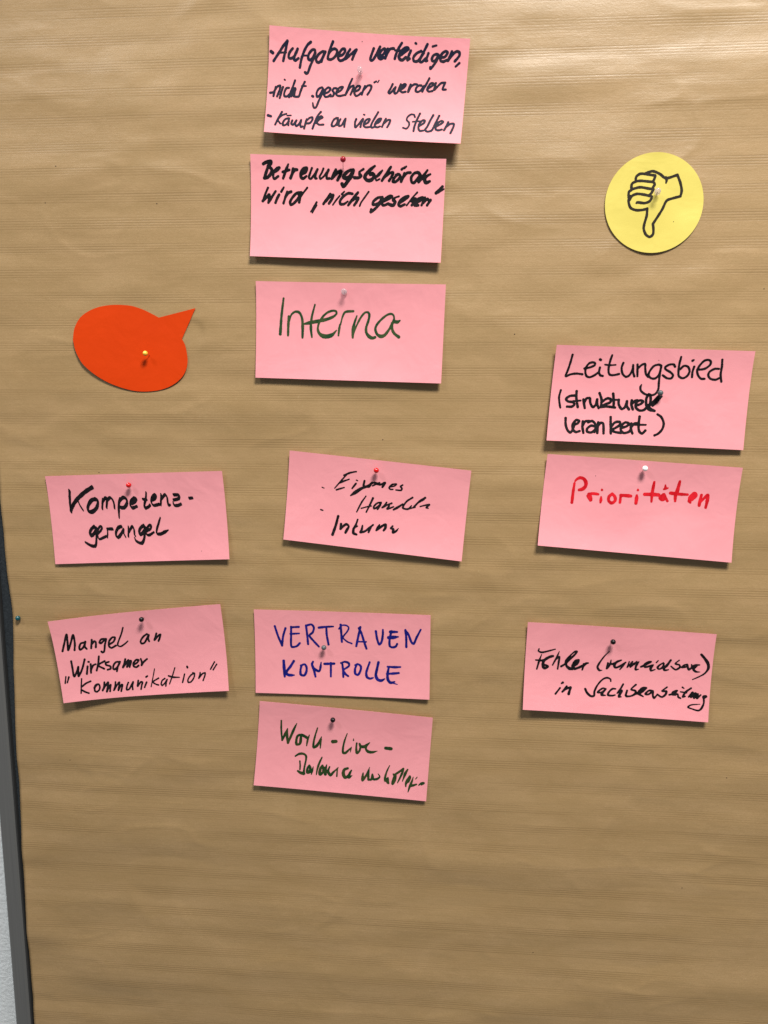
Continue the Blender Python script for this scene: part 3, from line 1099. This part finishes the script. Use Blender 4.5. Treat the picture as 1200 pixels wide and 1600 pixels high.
CARDS = [
    ('pink card with three lines starting Aufgaben verteidigen, topmost of the middle column', M_BLUEBLACK),
    ('pink card with thick black writing Betreuungsbehörde wird nicht gesehen, lower half blank', M_BLACK),
    ('pink card with the single large green word Interna', M_GREEN),
    ('pink card with black writing Leitungsbild (strukturell verankert), above the red lettered card', M_BLACK),
    ('pink card with the red word Prioritäten', M_RED),
    ('pink card with bold black writing Kompetenz-gerangel, at the left', M_BLACK),
    ('tilted pink card with black writing Eigenes Handeln Interna and two bullet dots', M_BLACK),
    ('curling pink card with black writing Mangel an Wirksamer Kommunikation, lower left', M_BLACK),
    ('pink card with blue capitals VERTRAUEN KONTROLLE', M_BLUE),
    ('pink card with dark green writing Work-Live-Balance, lowest of the middle column', M_DGREEN),
    ('pink card with black writing Fehler (vermeidbare) in Sachbearbeitung, lowest at the right', M_BLACK),
]
LINES = {(0, 0): '· Aufgaben verteidigen,', (0, 1): '· nicht „gesehen“ werden', (0, 2): '· Kämpfe an vielen Stellen',
         (1, 0): 'Betreuungsbehörde', (1, 1): 'wird „nicht gesehen“', (2, 0): 'Interna', (3, 0): 'Leitungsbild', (3, 1): '(strukturell',
         (3, 2): 'verankert)', (4, 0): 'Prioritäten', (5, 0): 'Kompetenz-', (5, 1): 'gerangel', (6, 0): '· Eigenes', (6, 1): 'Handeln',
         (6, 2): 'Interna', (6, 3): '· (bullet dot)', (7, 0): 'Mangel an', (7, 1): 'Wirksamer', (7, 2): '„Kommunikation“', (8, 0): 'VERTRAUEN', (8, 1): 'KONTROLLE',
         (9, 0): 'Work-Live-', (9, 1): 'Balance der Kollegin', (10, 0): 'Fehler (vermeidbare)', (10, 1): 'in Sachbearbeitung'}
holes = {k: (u, v) for k, u, v in HOLES}
for k, (label, mat) in enumerate(CARDS):
    root = empty('facilitation_card', label, 'paper card', 'pink cards pinned to the brown paper')
    solid_grid('card_sheet', lambda u, v, l, k=k: card_surf(k, u, v, l), 60, 32, .28, M_PINK, root)
    for (kk, ln), blocks in STROKES.items():
        if kk != k: continue
        V2, F2 = ink_mesh(blocks, 0, W, 0, H, True)
        P3 = card_surf(k, V2[:, 0] / W, V2[:, 1] / H, .06)
        # follow the facets of the sheet: sample through the same 60 x 32 grid
        gu = V2[:, 0] / W * 59; gv = V2[:, 1] / H * 31
        iu = np.clip(np.floor(gu), 0, 58); iv = np.clip(np.floor(gv), 0, 30); fu = gu - iu; fv = gv - iv
        zz = [card_z(k, a / 59, b / 31) for a, b in ((iu, iv), (iu + 1, iv), (iu + 1, iv + 1), (iu, iv + 1))]
        zb = zz[0] * (1 - fu) * (1 - fv) + zz[1] * fu * (1 - fv) + zz[2] * fu * fv + zz[3] * (1 - fu) * fv
        P3[:, 1] = -(zb + .09) * .001
        o = mesh_obj('handwriting', P3.tolist(), [f[::-1] for f in F2], mat, root, True)
        o['label'] = 'small bullet dot left of the word Handeln' if ln == 3 else 'handwritten line reading ' + LINES[(kk, ln)]
    if k in holes:
        u, v = holes[k]; x, y, z = card_surf(k, u, v, .1)
        disc('pin_hole', x * 1000, (z - BOARD_H) * 1000, -y * 1000, .5, M_HOLE, root)


# ------------------------------------------------------------------ cut-out cards
def flat_cutout(name, outline, cx, cy, zfun, mat, parent, rings=14, thick=.3):
    n = len(outline); V = [(cx, cy)]
    for r in range(1, rings + 1):
        f = r / rings
        V += [(cx + (x - cx) * f, cy + (y - cy) * f) for x, y in outline]
    F = [(0, 1 + j, 1 + (j + 1) % n) for j in range(n)]
    for r in range(rings - 1):
        a = 1 + r * n
        F += [(a + j, a + n + j, a + n + (j + 1) % n, a + (j + 1) % n) for j in range(n)]
    N = len(V); top = len(F)
    P3 = [at(x, y, zfun(x, y)) for x, y in V] + [at(x, y, zfun(x, y) - thick) for x, y in V]
    F += [tuple(i + N for i in f[::-1]) for f in F]
    a = N - n
    m = len(F)
    P3 += P3[a:N] + P3[a + N:2 * N]; q = 2 * N
    F += [(q + j, q + n + j, q + n + (j + 1) % n, q + (j + 1) % n) for j in range(n)]
    o = mesh_obj(name, P3, F, mat, parent)
    o.data.polygons.foreach_set('use_smooth', [i < m for i in range(len(F))])
    import bmesh
    bm = bmesh.new(); bm.from_mesh(o.data); bmesh.ops.recalc_face_normals(bm, faces=bm.faces); bm.to_mesh(o.data); bm.free()
    return o


ccx, ccy, cr = CIRCLE
circ = empty('round_card', 'round yellow card with a printed black thumbs-down hand', 'round card')


def circ_z(x, y):
    u, v = (x - ccx) / cr, (y - ccy) / cr
    r2 = u * u + v * v
    return 1.5 + .5 * r2 + .5 * max(0, -v) ** 2 * r2 + .5 * max(0, u) ** 2 + .35 * float(vnoise(np.array([u * 1.6 + 3]), np.array([v * 1.6 + 5]), 71)[0])


ang = np.linspace(0, 2 * math.pi, 129)[:-1]
flat_cutout('card_sheet', [(ccx + cr * math.cos(a), ccy + cr * math.sin(a)) for a in ang], ccx, ccy, circ_z, M_YELLOW, circ, 24)
V2, F2 = ink_mesh(STROKES[(11, 0)], -cr, cr, -cr, cr, False, .3)
mesh_obj('printed_hand', [at(ccx + x, ccy + y, circ_z(ccx + x, ccy + y) + .12) for x, y in V2], F2, M_PRINT, circ, True)
disc('pin_hole', ccx + (1052 - 1020) * .64, ccy - (344 - 315) * .64, circ_z(ccx + 20, ccy - 19) + .12, .5, M_HOLE, circ)

bub = empty('speech_bubble_card', 'blank orange-red card cut as a speech bubble with its tail pointing right', 'speech bubble card')
segs = [[]]
for b in BUBBLE:
    if b is None: segs.append([segs[-1][-1]])
    else: segs[-1].append(b)
segs[-1].append(segs[0][0])
out = []
for s in segs:
    c = catmull([(x, y, 0) for x, y in s])[:, :2]
    m = max(2, int(len(c) * .3 / 1.8)); sel = np.linspace(0, len(c) - 1, m).astype(int)
    out += [tuple(q) for q in c[sel[:-1]]]
bx, by = -262.0, 153.0


def bub_z(x, y):
    d2 = ((x - bx) ** 2 + (y - by) ** 2) / 80.0 ** 2
    return 1.6 + .4 * d2 + 1.2 * max(0, (x + 240) / 50) ** 2 + 1.6 * max(0, (bx + 20 - x) / 85) ** 2 + .6 * vnoise(np.array([x / 60]), np.array([y / 40]), 8)[0] * min(1, d2)


flat_cutout('card_sheet', out, bx, by, bub_z, M_ORANGE, bub, 18)


# ------------------------------------------------------------------ pins
def lathe(prof, a, b, n=20):
    """profile (r, t) in mm along the axis a->b (board mm); returns verts, faces"""
    a = np.array(a, float); b = np.array(b, float); ax = (b - a) / np.linalg.norm(b - a)
    s = np.cross(ax, [0, 1, .1]); s /= np.linalg.norm(s); t = np.cross(ax, s)
    V = []; F = []
    for r, h in prof:
        for k in range(n):
            q = a + ax * h + (s * math.cos(2 * math.pi * k / n) + t * math.sin(2 * math.pi * k / n)) * max(r, .001)
            V.append(at(*q))
    for i in range(len(prof) - 1):
        F += [(i * n + k, i * n + (k + 1) % n, (i + 1) * n + (k + 1) % n, (i + 1) * n + k) for k in range(n)]
    F.append(tuple(range(n))[::-1]); F.append(tuple(range((len(prof) - 1) * n, len(prof) * n)))
    return V, F


PIN_LABELS = [
    ('clear push pin in the middle of the topmost pink card', 'clear push pins'),
    ('dark red ball pin with visible needle on the card reading Betreuungsbehörde', 'ball pins'),
    ('clear push pin above the green word Interna', 'clear push pins'),
    ('grey ball pin on the card reading Leitungsbild', 'ball pins'),
    ('white ball pin on the card with the red word Prioritäten', 'ball pins'),
    ('bright red ball pin on the card reading Kompetenzgerangel', 'ball pins'),
    ('bright red ball pin on the card reading Eigenes Handeln', 'ball pins'),
    ('black ball pin on the curling card reading Mangel an', 'ball pins'),
    ('grey ball pin below the blue word VERTRAUEN', 'ball pins'),
    ('black ball pin above the word Fehler (vermeidbare)', 'ball pins'),
    ('black ball pin on the card with dark green writing Work-Live-Balance', 'ball pins'),
    ('yellow ball pin on the orange-red speech bubble card', 'ball pins'),
    ('clear push pin on the yellow thumbs-down card', 'clear push pins'),
    ('dark green ball pin holding the left edge of the brown paper', 'ball pins'),
]
for (x, y, colr, h, dx, dy), (label, grp) in zip(PINS, PIN_LABELS):
    clear = colr == 'clear'
    root = empty('push_pin' if clear else 'ball_pin', label, 'pin', grp)
    head = np.array((x, y, h)); foot = np.array((x + dx, y + dy, 1.6))
    ax = (foot - head) / np.linalg.norm(foot - head)
    if clear:
        a = head - ax * 1.0
        L = np.linalg.norm(foot - a)
        e = min(L - .6, 8.5)
        prof = [(0, 0), (1.6, .1), (2.6, .4), (3.0, 1.0), (2.9, 1.7), (2.3, 2.4), (1.9, 3.2), (1.8, 4.6), (1.9, e - 3.6), (2.3, e - 2.8), (2.9, e - 2.2), (3.1, e - 1.3), (2.8, e - .5), (1.2, e)]
        V, F = lathe(prof, a, foot, 28)
        mesh_obj('pin_head', V, F, PIN_MAT['clear'], root, True)
        V, F = lathe([(.45, 0), (.45, L - e + 3), (.1, L - e + 6)], a + ax * (e - 2), foot + ax * 4, 8); mesh_obj('needle', V, F, M_STEEL, root, True)
    else:
        R = 2.95 if colr != 'yellow' else 2.75
        prof = [(R * math.sin(math.pi * i / 16), R - R * math.cos(math.pi * i / 16)) for i in range(17)]
        V, F = lathe(prof, head - ax * R, head + ax * R, 24)
        mesh_obj('pin_head', V, F, PIN_MAT[colr], root, True)
        V, F = lathe([(.55, 0), (.36, .6), (.33, np.linalg.norm(foot - head) - R + 3), (.03, np.linalg.norm(foot - head) - R + 6)], head + ax * (R - .2), foot + ax * 6, 8)
        mesh_obj('needle', V, F, M_STEEL, root, True)
